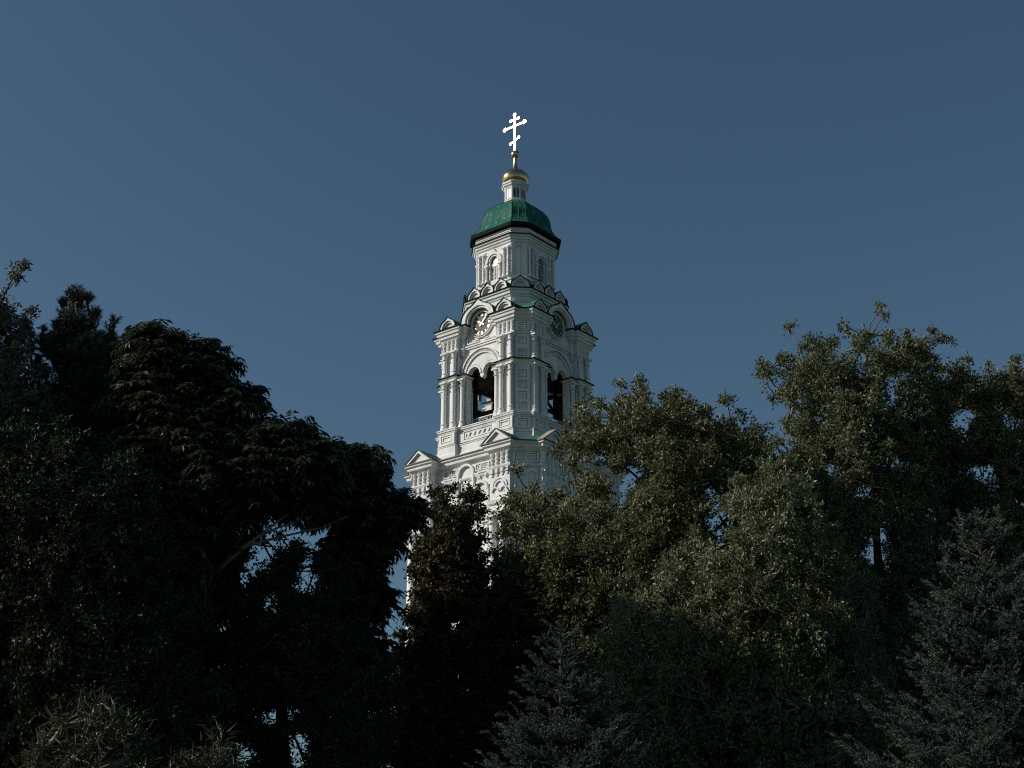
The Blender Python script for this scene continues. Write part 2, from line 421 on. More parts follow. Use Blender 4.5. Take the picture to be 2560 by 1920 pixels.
for q in (-1, 1):
    u0, u1 = sorted((q * .3, q * 1.75)); s.box(u0, u1, 4.7, 4.8, 53.46, 53.54)
    u0, u1 = sorted((q * 1.68, q * 1.75)); s.box(u0, u1, 4.7, 4.8, 53.54, 54.5)
    u0, u1 = sorted((q * .3, q * .8)); s.box(u0, u1, 4.7, 4.79, 53.66, 53.73)
s.ring(0, 55.15, 1.1, 1.2, 4.6, 4.92, 0, 2 * math.pi, 40); s.ring(0, 55.15, 1.3, 1.38, 4.6, 4.88, 0, 2 * math.pi, 40)
s.rot4()
c = MB(); n0 = (4.12 + 5.04) / math.sqrt(2)
zb = [45.5, 46.62, 47.64, 48.66, 50.0]
for z in (46.1, 47.12, 48.14, 49.16): pass
for i, z in enumerate((46.1, 47.12, 48.14, 49.16)): coffer(c, -.62, .62, zb[i], zb[i + 1], -.37, .37, z - .34, z + .34, n0, .12)
zb = [50.5, 51.7, 52.92]
for i, z in enumerate((51.12, 52.3)): coffer(c, -.62, .62, zb[i], zb[i + 1], -.37, .37, z - .34, z + .34, n0, .12)
coffer(c, -.62, .62, 53.2, 54.12, -.37, .37, 53.34, 54.0, n0 + .1, .12)
c.spin(math.pi / 4).rot4(); s.join(c)
s.build('belfry_storey', M['plaster'], TW)
f1, f2, f3 = MB(), MB(), MB()
profile(f1, corner(1.72, 5.12, 2.5, 5.46, 4.14, .16), [(.0, 50.404), (.31, 50.404), (.31, 50.49), (.02, 50.6)])
profile(f2, corner(2.0, 4.98, 2.44, 5.3, 4.16, .16), [(.1, 55.104), (.73, 55.104), (.73, 55.19), (.1, 55.36)])
f3.box(-1.8, 1.8, 4.4, 5.3, 45.455, 45.54)
f1, f2, f3 = f1.mesh('cornice_sheet'), f2.mesh('cornice_sheet'), f3.mesh('sill_board')
for k in range(4): place('cornice_sheet', f1, M['flash'], k); place('cornice_sheet', f2, M['flash'], k); place('sill_board', f3, M['flash'], k)
# dark slabs added over the bell chamber walls, shade put into their colour
s = MB(); s.box(1.62, 4.2, 4.14, 4.24, 45.2, 52.2); s.box(-4.2, -1.62, 4.14, 4.24, 45.2, 52.2); me_lin = s.mesh('shade_lining')
for k in range(4): place('shade_lining', me_lin, M['inner'], k)
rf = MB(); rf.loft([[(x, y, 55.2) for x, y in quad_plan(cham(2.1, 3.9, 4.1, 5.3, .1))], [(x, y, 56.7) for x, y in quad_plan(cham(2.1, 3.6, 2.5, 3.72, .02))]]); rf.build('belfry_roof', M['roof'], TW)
# inside of the belfry: floor and vault in the same shade-dark colour, bell beams
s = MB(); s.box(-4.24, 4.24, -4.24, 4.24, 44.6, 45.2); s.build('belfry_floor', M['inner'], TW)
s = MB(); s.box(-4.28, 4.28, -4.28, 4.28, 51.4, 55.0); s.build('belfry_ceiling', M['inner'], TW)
s = MB()
for (x, y) in ((-2.6, -2.6), (2.6, -2.6), (2.6, 2.6), (-2.6, 2.6)): s.box(x - .16, x + .16, -y - .16, -y + .16, 45.2, 52.2)
for q in (-1, 1):
    s.bar((-2.6, q * 2.6, 47.4), (2.6, q * 2.6, 47.4), .2, 4); s.bar((q * 2.6, -2.6, 47.9), (q * 2.6, 2.6, 47.9), .2, 4)
    s.bar((-2.6, q * 2.6, 49.6), (2.6, q * 2.6, 49.6), .24, 4); s.bar((q * 2.6, -2.6, 50.0), (q * 2.6, 2.6, 50.0), .24, 4)
    s.bar((q * 2.6, 2.6, 45.2), (q * -.2, 2.6, 47.4), .14, 4); s.bar((q * 2.6, -2.6, 45.2), (q * -.2, -2.6, 47.4), .14, 4)
    s.bar((2.6, q * 2.6, 47.9), (2.6, q * -.4, 49.9), .14, 4); s.bar((-2.6, q * 2.6, 45.2), (-2.6, q * -.4, 47.9), .14, 4)
s.bar((-2.6, 0, 49.9), (2.6, 0, 49.9), .26, 4); s.bar((0, -2.6, 49.9), (0, 2.6, 49.9), .2, 4); s.box(-1.5, -.9, .3, .9, 45.2, 51.4)
s.build('bell_frame', M['beam'], TW)
s = MB()
s.box(-1.6, 1.6, 4.1, 4.16, 46.35, 46.42); s.box(-1.6, 1.6, 4.1, 4.16, 45.55, 45.61)
for i in range(17): s.lathe([(.025, 45.6), (.05, 45.8), (.028, 46.0), (.028, 46.36)], (-1.52 + i * .19, -4.13), 5)
me_rail = s.mesh('railing')
for k in range(4): place('railing', me_rail, M['iron'], k)

def column(h, r=.2, base=.62, ring=None):
    m = MB()
    pr = [(r * 1.75, 0), (r * 1.75, .08), (r * 1.55, base * .35), (r * 1.2, base * .8), (r * 1.45, base * .86), (r * 1.45, base), (r * 1.05, base + .05), (r, base + .1)]
    if ring: pr += [(r, ring - .06), (r * 1.3, ring - .04), (r * 1.3, ring + .04), (r, ring + .06)]
    pr += [(r * .94, h - .66), (r * 1.35, h - .63), (r * 1.35, h - .55), (r * .95, h - .52), (r * 1.1, h - .36), (r * 1.6, h - .14)]
    m.lathe(pr, k=16); m.box(-r * 1.75, r * 1.75, -r * 1.75, r * 1.75, h - .14, h)
    return m.mesh('column', 40)
me_lo, me_up = column(4.62, .205), column(2.42, .2, .5)
for k in range(4):
    for q in (-1, 1):
        for (u, n) in ((3.9, 5.38), (2.8, 5.38), (2.02, 5.06)): place('column', me_lo, M['stone'], k, q * u, 45.452, n)
        for u in (3.9, 2.8): place('column', me_up, M['stone'], k, q * u, 50.5, 5.36)
me_big = column(12.2, .34, 1.0)
for k in range(4):
    for q in (-1, 1):
        place('column', me_big, M['stone'], k, q * 2.9, 23.3, 7.0); place('column', me_big, M['stone'], k, q * 4.0, 23.3, 7.8); place('column', me_big, M['stone'], k, q * 5.1, 23.3, 7.8)

# ---- kokoshniks (keel gables)
def kokoshnik(hw, h, nf, nb, name, rings=2, clock=False):
    O = ogee(hw, h); a = MB()
    inn = ogee(hw * .76, h * .70, tip=.04)
    a.prism(O + inn[::-1], nf - .34, nf)
    in2 = ogee(hw * (.62 if not clock else .66), h * (.54 if not clock else .60), tip=.0)
    a.prism(inn + in2[::-1], nf - .4, nf - .13)
    a.prism([(u * .97, z * .97) for u, z in O], nb, 4.71 if clock else nf - .3)
    body = a.mesh(name)
    t = .05
    Oo = [(u * (1 + .05 / hw), z * (1 + .05 / h) + .0) for u, z in O]; Oi = [(u * (1 + .005 / hw), z * (1 + .005 / h)) for u, z in O]
    b = MB(); b.prism(Oo + Oi[::-1], nb - .1, nf - .06); roof = b.mesh('roof')
    Oo = [(u * (1 + .085 / hw), z * (1 + .095 / h)) for u, z in O]
    c_ = MB(); c_.prism(Oo + Oi[::-1], nf - .06, nf + .06); edge = c_.mesh('roof_edge')
    return body, roof, edge
def put_kok(tr, k, u, z, name='kokoshnik', n=0.0):
    o = place(name, tr[0], M['plaster'], k, u, z, n)
    link('roof', tr[1], M['roof'], o); link('roof_edge', tr[2], M['flash'], o)
    return o
kp = kokoshnik(.93, 1.2, 5.74, 3.6, 'kokoshnik')
ku = kokoshnik(.77, 1.1, 4.1, 3.0, 'kokoshnik')
kc = kokoshnik(.84, 1.12, 4.82, 3.6, 'kokoshnik')
kb = kokoshnik(1.95, 2.1, 5.44, 3.4, 'clock_kokoshnik', clock=True)
for k in range(4):
    for q in (-1, 1): put_kok(kp, k, q * 3.36, 55.2)
    for u in (-1.6, 0, 1.6): put_kok(ku, k, u, 58.33)
    put_kok(kc, k + .5, 0, 58.33)
    put_kok(kb, k, 0, 55.27, 'clock_kokoshnik')

# ---- clocks: dial, gilt numerals and hands at about seven minutes past ten
NUM = ['XII', 'I', 'II', 'III', 'IIII', 'V', 'VI', 'VII', 'VIII', 'IX', 'X', 'XI']
def stroke(m, p, q_, w_, n0, n1):
    p, q_ = Vector(p), Vector(q_); d = (q_ - p).normalized(); t = Vector((-d.y, d.x)) * w_ * .5
    m.prism([tuple(p - t), tuple(q_ - t), tuple(q_ + t), tuple(p + t)], n0, n1)
dial = MB(); dial.ring(0, 0, 0.0005, 1.1, 4.7, 4.76, 0, 2 * math.pi, 40); me_dial = dial.mesh('dial')
nm = MB()
for i, tx in enumerate(NUM):
    a = -2 * math.pi * i / 12 + math.pi / 2; er = Vector((math.cos(a), math.sin(a))); et = Vector((math.sin(a), -math.cos(a)))
    adv = {'I': .075, 'V': .13, 'X': .13}; W = sum(adv[ch] for ch in tx); x = -W / 2
    lo, hi = .76, 1.03
    for ch in tx:
        A = lambda xx, r_: tuple(et * xx + er * r_)
        cx = x + adv[ch] / 2
        if ch == 'I': stroke(nm, A(cx, lo), A(cx, hi), .045, 4.755, 4.79)
        if ch == 'V': stroke(nm, A(cx - .05, hi), A(cx, lo), .045, 4.755, 4.79); stroke(nm, A(cx + .05, hi), A(cx, lo), .035, 4.756, 4.791)
        if ch == 'X': stroke(nm, A(cx - .05, hi), A(cx + .05, lo), .045, 4.755, 4.79); stroke(nm, A(cx + .05, hi), A(cx - .05, lo), .035, 4.756, 4.791)
        x += adv[ch]
for i in range(60):
    a = 2 * math.pi * i / 60; e = Vector((math.cos(a), math.sin(a))); stroke(nm, tuple(e * 1.05), tuple(e * 1.085), .02, 4.755, 4.78)
me_num = nm.mesh('numerals')
def hand(ang, L_, w0, n0, blob):
    m = MB(); a = math.pi / 2 - R(ang); e = Vector((math.cos(a), math.sin(a))); t = Vector((-e.y, e.x))
    m.prism([tuple(-e * .22 - t * w0), tuple(-e * .22 + t * w0), tuple(e * L_ * .6 + t * w0), tuple(e * L_), tuple(e * L_ * .6 - t * w0)], n0, n0 + .03)
    for r_, d in blob: m.ring(*(e * d), .0005, r_, n0 + .005, n0 + .04, 0, 2 * math.pi, 14)
    return m.mesh('hand')
me_hh, me_mh = hand(304, .62, .06, 4.80, [(.12, 0), (.11, .36), (.09, -.2)]), hand(43, .98, .04, 4.84, [(.09, 0), (.07, .34), (.07, -.24)])
for k in range(4):
    o = place('clock', me_dial, M['dial'], k, 0, 55.15)
    link('numerals', me_num, M['numeral'], o); link('hour_hand', me_hh, M['numeral'], o); link('minute_hand', me_mh, M['numeral'], o)

# ---- drum with frieze and ledge that carries the upper kokoshniks
mb = MB(); profile(mb, octa(3.74, 1.2), [(0, 55.5), (0, 57.5), (.08, 57.55), (.14, 57.72), (.24, 57.76), (.28, 58.0), (.4, 58.05), (.42, 58.2)])
s = MB()
for u in (-.9, -.3, .3, .9): s.box(u - .09, u + .09, 3.7, 3.82, 57.1, 57.3)
s.box(-1.3, 1.3, 3.7, 3.8, 57.02, 57.1)
for q in (-1, 1):
    s.box(q * 1.9 - .3, q * 1.9 + .3, 3.7, 3.8, 56.9, 57.0); s.box(q * 1.9 - .12, q * 1.9 + .12, 3.7, 3.84, 57.0, 57.4)
s.rot4(); mb.join(s)
c = MB(); n0 = (3.74 + 2.54) / math.sqrt(2)
for u in (-.45, 0, .45): c.box(u - .1, u + .1, n0 - .05, n0 + .09, 57.12, 57.32)
c.box(-.7, .7, n0 - .05, n0 + .08, 57.0, 57.12); c.spin(math.pi / 4).rot4(); mb.join(c)
mb.build('frieze_storey', M['plaster'], TW)
fl = MB(); profile(fl, octa(3.74, 1.2), [(.1, 58.204), (.52, 58.204), (.52, 58.29), (.1, 58.36)]); fl.build('cornice_sheet', M['flash'], TW)

# ---- upper octagon
mb = MB()
mb.loft([[(x, y, z) for x, y in octa(2.62, .5)] for z in (58.2, 64.4)])
s = MB(); wf = 3.08; cu = 2.02
blk = [(.92, -2.6), (.92, -wf), (cu, -wf), (wf, -cu), (wf, -.92), (2.6, -.92), (2.6, -2.6)]
s.loft([[(x, y, z) for x, y in blk] for z in (58.2, 63.6)])
s.box(-.92, .92, 2.6, wf, 58.2, 60.15); s.box(-1.95, 1.95, wf - .02, wf + .1, 59.62, 59.74)
s.prism([(-.92, 60.15), (-.45, 60.15)] + arch_pts(0, 62.1, .45, 16, True) + [(.45, 60.15), (.92, 60.15), (.92, 63.6), (-.92, 63.6)], 2.6, wf)
og = [(u, z + 61.78) for u, z in ogee(.98, 1.58, tip=.26)]
s.prism(og + arch_pts(0, 62.08, .66, 14, True), wf - .02, wf + .2)
s.ring(0, 62.1, .46, .58, wf - .02, wf + .12, 0, math.pi, 20)
for q in (-1, 1):
    s.box(q * .82 - .18, q * .82 + .18, wf - .02, wf + .26, 61.62, 61.8)
    u0, u1 = sorted((q * .47, q * .57)); s.box(u0, u1, wf - .02, wf + .06, 60.15, 62.1)
    u0, u1 = sorted((q * 1.0, q * 1.98)); s.box(u0, u1, wf - .02, wf + .08, 63.12, 63.24)
s.rot4(); mb.join(s)
c = MB(); n0 = (cu + wf) / math.sqrt(2)
frame(c, -.72, .72, 59.85, 63.3, n0, .07, .2)
for q in (-1, 1): c.box(q * .42 - .12, q * .42 + .12, n0 - .05, n0 + .07, 62.9, 63.1); c.box(q * .46 - .06, q * .46 + .06, n0 - .05, n0 + .07, 62.72, 62.9)
c.box(-.75, .75, n0 - .05, n0 + .16, 59.62, 59.78); c.spin(math.pi / 4).rot4(); mb.join(c)
profile(mb, octa(3.08, 1.06), [(-.3, 63.3), (.02, 63.4), (.12, 63.5), (.14, 63.66), (.24, 63.7), (.28, 63.9), (.4, 63.95), (.44, 64.1)])
profile(mb, octa(3.2, 1.1), [(-.1, 64.1), (.02, 64.12), (.02, 64.5), (.08, 64.55), (.1, 64.85)])
mb.build('octagon_storey', M['plaster'], TW)
fl = MB(); profile(fl, octa(3.08, 1.06), [(.1, 64.103), (.53, 64.103), (.53, 64.19), (.1, 64.24)]); fl.build('cornice_sheet', M['flash'], TW)
me_oc, me_oj = column(3.0, .11, .42, 1.65), column(1.62, .12, .36)
for k in range(4):
    for q in (-1, 1):
        for u in (1.76, 1.24): place('column', me_oc, M['stone'], k, q * u, 60.02, wf + .1)
        place('column', me_oj, M['stone'], k, q * .8, 60.02, wf + .12)
s = MB(); s.prism([(-.45, 60.15)] + [(.45, 60.15)] + arch_pts(0, 62.1, .45, 16), 2.6, 2.95); me_pane = s.mesh('pane')
s = MB(); s.prism([(-.4, 61.66), (.4, 61.66)] + arch_pts(0, 62.1, .4, 16), 2.954, 2.962)
# extra pane over the arched head, tilted so the sun glints off it
s.v = [(x * math.cos(R(-2.2)) - (y + 2.958) * math.sin(R(-2.2)), -2.962 + x * math.sin(R(-2.2)) + (y + 2.958) * math.cos(R(-2.2)) + (z - 62.0) * math.tan(R(1.1)), z) for x, y, z in s.v]
me_lun = s.mesh('arched_pane')
s = MB()
for u in (-.41, -.2, 0, .2, .41): s.box(u - .018, u + .018, 2.95, 3.0, 60.16, 62.1 + (.36 if abs(u) < .3 else .0))
for z in (60.5, 60.85, 61.2, 61.55, 61.9): s.box(-.44, .44, 2.95, 2.992, z - .016, z + .016)
s.ring(0, 62.1,   .4, .45, 2.95, 3.01, 0, math.pi, 16); me_sash = s.mesh('window')
for k in range(4):
    o = place('window', me_sash, M['iron'], k); link('pane', me_pane, M['glass'], o); link('arched_pane', me_lun, M['glass'], o)

# ---- green domed roof
mb = MB()
prof = [(3.66, .0, 1.22, 64.84), (3.66, 0, 1.22, 65.26), (3.62, 0, 1.2, 65.3), (3.41, 0, 1.14, 65.44), (3.13, 0, 1.06, 65.8), (2.96, 0, 1.0, 66.16), (2.84, 0, .95, 66.6), (2.79, 0, .93, 67.1), (2.7, 0, .91, 67.5), (2.54, 0, .88, 67.88), (2.28, 0, .85, 68.27), (1.66, 0, .76, 68.87), (1.02, 0, .58, 69.3)]
mb.loft([[(x, y, z) for x, y in octa(w_, c_)] for w_, _, c_, z in prof[2:]])
rd = mb.build('domed_roof', M['roof'], TW)
sm = MB()
for w_c in range(8):
    k, e = divmod(w_c, 2)
    for (a_, b_) in zip(prof[2:-1], prof[3:]):
        pa, pb = octa(a_[0], a_[2])[w_c], octa(b_[0], b_[2])[w_c]
        sm.bar((*pa, a_[3]), (*pb, b_[3]), .035, 5)
        qa, qb = octa(a_[0], a_[2])[(w_c + 1) % 8], octa(b_[0], b_[2])[(w_c + 1) % 8]
        for fr in ((.2, .4, .6, .8) if w_c % 2 else (.5,)):
            mixp = lambda s_, t_: tuple(s_[i] + (t_[i] - s_[i]) * fr for i in (0, 1))
            sm.bar((*mixp(pa, qa), a_[3]), (*mixp(pb, qb), b_[3]), .022, 4)
sm.build('roof_seams', M['roof'], rd)
ea = MB(); ea.loft([[(x, y, z) for x, y in octa(w_, c_)] for w_, c_, z in ((3.2, 1.1, 64.92), (3.64, 1.21, 64.92), (3.66, 1.22, 65.26), (3.4, 1.1, 65.3))])
ea.build('eaves', M['flash'], rd)

# ---- small drum under the gilt dome
mb = MB(); oc = octa(.98, .56)
profile(mb, oc, [(.1, 69.1), (.1, 69.36), (.02, 69.42), (0, 69.48), (0, 70.75), (.06, 70.8), (.1, 70.9), (.2, 70.96), (.22, 71.12), (.3, 71.16), (.3, 71.32), (-.1, 71.45)])
f1 = MB(); frame(f1, -.4, .4, 69.5, 70.74, .98, .05, .09); f1.rot4(); mb.join(f1)
f1 = MB(); frame(f1, -.38, .38, 69.5, 70.74, (.98 + .42) / math.sqrt(2), .05, .09); f1.spin(math.pi / 4).rot4(); mb.join(f1)
mb.build('lantern', M['stone'], TW)
s = MB()
for u in (-.14, .14): s.prism([(u - .09, 69.62), (u + .09, 69.62), (u + .09, 70.5), (u, 70.6), (u - .09, 70.5)], .9, .0)
def slit(n_):
    s = MB()
    for u in (-.15, .15): s.prism([(u - .095, 69.62), (u + .095, 69.62), (u + .095, 70.52), (u, 70.62), (u - .095, 70.52)], n_ - .1, n_ + .012)
    return s.mesh('lantern_window')
ms, mc = slit(.98), slit((.98 + .42) / math.sqrt(2))
for k in range(4): place('lantern_window', ms, M['glass'], k); place('lantern_window', mc, M['glass'], k + .5)

# ---- gilded dome, ball and cross
mb = MB(); mb.lathe([(.9, 71.34), (1.16, 71.42), (1.29, 71.6), (1.36, 71.9), (1.35, 72.12), (1.26, 72.4), (1.08, 72.65), (.8, 72.86), (.5, 73.0), (.32, 73.08), (.27, 73.2), (.22, 73.5), (.18, 73.9), (.165, 74.42)], k=32)
mb.build('gilded_dome', M['gold'], TW, 35)
mb = MB(); mb.lathe([(.12, 74.34)] + [(.43 * math.cos(R(a)), 74.82 + .46 * math.sin(R(a))) for a in range(-75, 90, 15)] + [(.1, 75.3)], k=24)
mb.build('ball', M['gold'], TW, 50)
mb = MB(); t0, t1 = -.09, .09
def cbar(p, q_, w_):
    stroke(mb, p, q_, w_, t0, t1)
def lob(x, z, r_): mb.ring(x, z, .0005, r_, t0 - .01, t1 + .01, 0, 2 * math.pi, 14)
stroke(mb, (0, 75.2), (0, 79.25), .23, -.1, .1); lob(0, 79.3, .19)
for q in (-1, 1):
    stroke(mb, (0, 78.03), (q * 1.28, 78.03), .2, t0, t1); lob(q * 1.3, 78.03, .18); lob(q * 1.2, 78.03 + .13, .1); lob(q * 1.2, 78.03 - .13, .1)
    stroke(mb, (0, 78.74), (q * .42, 78.74), .18, t0 + .005, t1 - .005); lob(q * .48, 78.74, .16)
    stroke(mb, (0, 76.36), (q * .46, 76.36 + q * .17), .19, t0 + .005, t1 - .005); lob(q * .52, 76.36 + q * .19, .16)
mb.build('cross', M['cross'], TW)

# ------------------------------------------------------------------ trees
CP, SP = math.cos(R(PITCH)), math.sin(R(PITCH))
def at(px, py, Y):
    """world point at forward distance Y seen at photograph pixel (px, py); vectorised"""
    X = (np.asarray(px, float) - 1280.0) / FPX; V = (960.0 - np.asarray(py, float)) / FPX
    t = Y / (CP - V * SP)
    return np.stack([X * t, np.broadcast_to(Y, np.shape(t)) * 1.0, CAMZ + (SP + V * CP) * t], -1)

def unit(a): return a / np.maximum(np.linalg.norm(a, axis=-1, keepdims=True), 1e-9)

def inside(P, x, y):
    P = np.asarray(P, float); r = np.zeros(np.shape(x), bool); j = len(P) - 1
    for i in range(len(P)):
        xi, yi = P[i]; xj, yj = P[j]
        with np.errstate(divide='ignore', invalid='ignore'):
            c = ((yi > y) != (yj > y)) & (x < (xj - xi) * (y - yi) / (yj - yi) + xi)
        r ^= c; j = i
    return r

def edge_dist(P, x, y):
    P = np.asarray(P, float); d = np.full(np.shape(x), 1e9)
    for a, b in zip(P, np.roll(P, -1, 0)):
        ab = b - a; t = np.clip(((x - a[0]) * ab[0] + (y - a[1]) * ab[1]) / (ab @ ab), 0, 1)
        d = np.minimum(d, np.hypot(x - a[0] - t * ab[0], y - a[1] - t * ab[1]))
    return d

def tubes(segs, k=5):
    """segs: array rows x0 y0 z0 r0 x1 y1 z1 r1 -> vertices, quads"""
    S = np.asarray(segs, float); n = len(S)
    a, b = S[:, :3], S[:, 4:7]; d = unit(b - a)
    h = np.where(np.abs(d[:, 2:3]) < .9, np.array([[0, 0, 1.0]]), np.array([[1.0, 0, 0]]))
    p = unit(np.cross(d, h)); q = np.cross(d, p)
    an = 2 * np.pi * np.arange(k) / k
    ring = p[:, None] * np.cos(an)[None, :, None] + q[:, None] * np.sin(an)[None, :, None]
    V = np.stack([a[:, None] + ring * S[:, 3][:, None, None], b[:, None] + ring * S[:, 7][:, None, None]], 1).reshape(-1, 3)
    i = np.arange(k); j = (i + 1) % k
    F = np.stack([i, j, j + k, i + k], -1)[None] + (np.arange(n) * 2 * k)[:, None, None]
    return V, F.reshape(-1, 4)

def leaf_quads(base, axis, L, W, rng, fold=.28, nrm=None):
    """one folded leaf (two triangles sharing the midrib) per row"""
    n = len(base); axis = unit(axis)
    if nrm is None: nrm = rng.normal(size=(n, 3)) + np.array([0, 0, .9])
    side = unit(np.cross(axis, nrm)); nn = np.cross(side, axis)
    L = np.broadcast_to(L, (n,))[:, None]; W = np.broadcast_to(W, (n,))[:, None]
    mid = base + axis * L * .42 + nn * (W * fold)
    tip = base + axis * L - nn * (L * .10)
    V = np.stack([base, mid + side * W * .5, tip, mid - side * W * .5], 1).reshape(-1, 3)
    o = (np.arange(n) * 4)[:, None]
    F = np.concatenate([o + np.array([[0, 2, 1]]), o + np.array([[0, 3, 2]])], 1).reshape(-1, 3)
    return V, F

def clumps(rng, poly, Y, thick, rad, holes=(), dens=1.0, sep=.68):
    """leaf clump centres filling a crown: the outline is the photographed silhouette at the tree's distance,
    the depth is a rounded body of half-thickness `thick` metres"""
    P = np.asarray(poly, float); mpp = Y / FPX
    s = rad / mpp * 1.05 / math.sqrt(dens)
    x0, y0 = P.min(0); x1, y1 = P.max(0)
    N = int(9 * (x1 - x0) * (y1 - y0) / s ** 2)
    X, Yp = rng.uniform(x0, x1, N), rng.uniform(y0, y1, N)
    ok = inside(P, X, Yp)
    for hx, hy, hr in holes: ok &= np.hypot(X - hx, Yp - hy) > hr + .45 * rad / mpp
    X, Yp = X[ok], Yp[ok]; keep = []
    for i in range(len(X)):
        if all((X[i] - X[j]) ** 2 + (Yp[i] - Yp[j]) ** 2 > (s * sep) ** 2 for j in keep): keep.append(i)
    X, Yp = X[keep], Yp[keep]; D = edge_dist(P, X, Yp) * mpp
    C, Rr = [], []
    for x, y, d in zip(X, Yp, D):
        r = min(rad * rng.uniform(.8, 1.2), max(.4 * rad, d * 1.0))
        u = min(1.0, d / thick); dm = max(0.0, thick * math.sqrt(1 - (1 - u) ** 2) - r)
        m = 1 + int(2 * dm / (1.5 * rad))
        for t in ([0.0] if m == 1 else np.linspace(-1, 1, m)):
            yy = Y + t * dm + rng.uniform(-.25, .25) * rad
            C.append(at(x + rng.uniform(-.3, .3) * s, y + rng.uniform(-.3, .3) * s, yy)); Rr.append(r)
    return np.array(C), np.array(Rr)

def skeleton(rng, trunk, C, r_tip=.009, sag=.25):
    """join every clump centre to the nearest branch already grown; radius follows what each branch carries"""
    T = np.asarray(trunk, float)
    nodes = [tuple(p) for p in T]; par = [i - 1 for i in range(len(T))]
    axis_d = [min(np.linalg.norm((c - p)[:2]) + .35 * abs(c[2] - p[2]) for p in T) for c in C]
    cl = {}
    for i in np.argsort(axis_d):
        c = C[i]; A = np.array(nodes); v = c - A
        cost = np.linalg.norm(v, axis=1) + 1.2 * np.maximum(0, -v[:, 2]) + .5 * np.maximum(0, np.hypot(v[:, 0], v[:, 1]) - v[:, 2] * 2.5) * .3
        j = int(np.argmin(cost)); a = A[j]
        L = np.linalg.norm(c - a); ns = max(2, int(L / .9)); prev = j
        for k in range(1, ns + 1):
            t = k / ns; p = a + (c - a) * t
            p = p + np.array([0, 0, -sag * L * .25 * math.sin(math.pi * t)]) + (rng.normal(size=3) * .05 * L if k < ns else 0)
            nodes.append(tuple(p)); par.append(prev); prev = len(nodes) - 1
        cl[int(i)] = prev
    n = len(nodes); load = np.zeros(n)
    for i in cl.values(): load[i] += 1
    for i in range(n - 1, -1, -1):
        if par[i] >= 0: load[par[i]] += load[i] + 0.02
    rad = r_tip * np.sqrt(load + 1.0) * 1.15
    nT = len(T); hz = np.array([p[2] for p in T]) / T[-1][2]
    rad[:nT] = np.minimum(rad[:nT], rad[0] * (1.02 - .9 * hz) + .01)
    for i in range(nT, n): rad[i] = min(rad[i], rad[par[i]])
    segs = [(*nodes[par[i]], min(rad[par[i]], rad[i] * 1.35), *nodes[i], rad[i]) for i in range(n) if par[i] >= 0]
    return segs, {i: nodes[par[j]] for i, j in cl.items()}

def twigs_of(rng, C, Rr, org, per, up=.35):
    """twigs spreading through every clump: start, end (arrays)"""
    A, B = [], []
    for i in range(len(C)):
        n = max(5, int(per * (Rr[i] / Rr.max()) ** 2))
        d = unit(rng.normal(size=(n, 3)) + np.array([0, 0, up]) + .35 * unit(C[i] - np.asarray(org[i]))[None])
        ln = Rr[i] * rng.uniform(.55, 1.15, n)
        st = C[i] + (rng.normal(size=(n, 3)) * .18 - d * .15) * Rr[i]
        A.append(st); B.append(st + d * ln[:, None])
    return np.concatenate(A), np.concatenate(B)

def finish(name, label, cat, base, segs, V, F, leafmat, bark, group=None):
    print(name, len(F), len(segs))
    root = empty(name, tuple(base)); tag(root, label, cat, group)
    off = np.asarray(base)
    tv, tf = tubes(segs)
    link('trunk', np_mesh('trunk', tv - off, tf), M[bark], root)
    link('crown', np_mesh('crown', V - off, F), M[leafmat], root)
    return root

def broadleaf(seed, name, label, cat, trunk_px, Y, poly, thick, rad, L, Wd, per, nleaf, leafmat, bark='bark', holes=(), top=.75, up=.35, droop=.25, dens=1.0, limbs=(), group=None, twr=.006, sep=.72):
    rng = np.random.default_rng(seed)
    C, Rr = clumps(rng, poly, Y, thick, rad, holes, dens, sep)
    zt = C[:, 2].max(); tx = at(trunk_px, 1200, Y)[0]
    zs = np.linspace(0, zt * top, 10)
    trunk = np.stack([tx + np.cumsum(rng.normal(size=10) * .05), Y + np.cumsum(rng.normal(size=10) * .05), zs], 1)
    segs, org = skeleton(rng, trunk, C)
    for lp, r0 in limbs:                                   # limbs the photo shows bare
        pts = np.array([at(px, py, Y + dy) for px, py, dy in lp])
        for a, b, t in zip(pts[:-1], pts[1:], np.linspace(1, .4, len(pts) - 1)): segs.append((*a, r0 * t, *b, r0 * t * .8))
    A, B = twigs_of(rng, C, Rr, org, per, up)
    tw = np.concatenate([A, np.full((len(A), 1), twr), B, np.full((len(A), 1), twr * .4)], 1)
    k = nleaf; n = len(A)
    t = rng.uniform(.2, 1.03, (n, k)); d = unit(B - A)
    base = A[:, None] + (B - A)[:, None] * t[..., None] + rng.normal(size=(n, k, 3)) * (.03 + .04 * rad)
    ax = d[:, None] * .7 + rng.normal(size=(n, k, 3)) * .62 + np.array([0, 0, -droop])
    base, ax = base.reshape(-1, 3), ax.reshape(-1, 3)
    V, F = leaf_quads(base, ax, L * rng.uniform(.6, 1.15, len(base)), Wd * rng.uniform(.7, 1.1, len(base)), rng)
    return finish(name, label, cat, (tx, Y, 0), np.concatenate([np.array(segs), tw]), V, F, leafmat, bark, group)

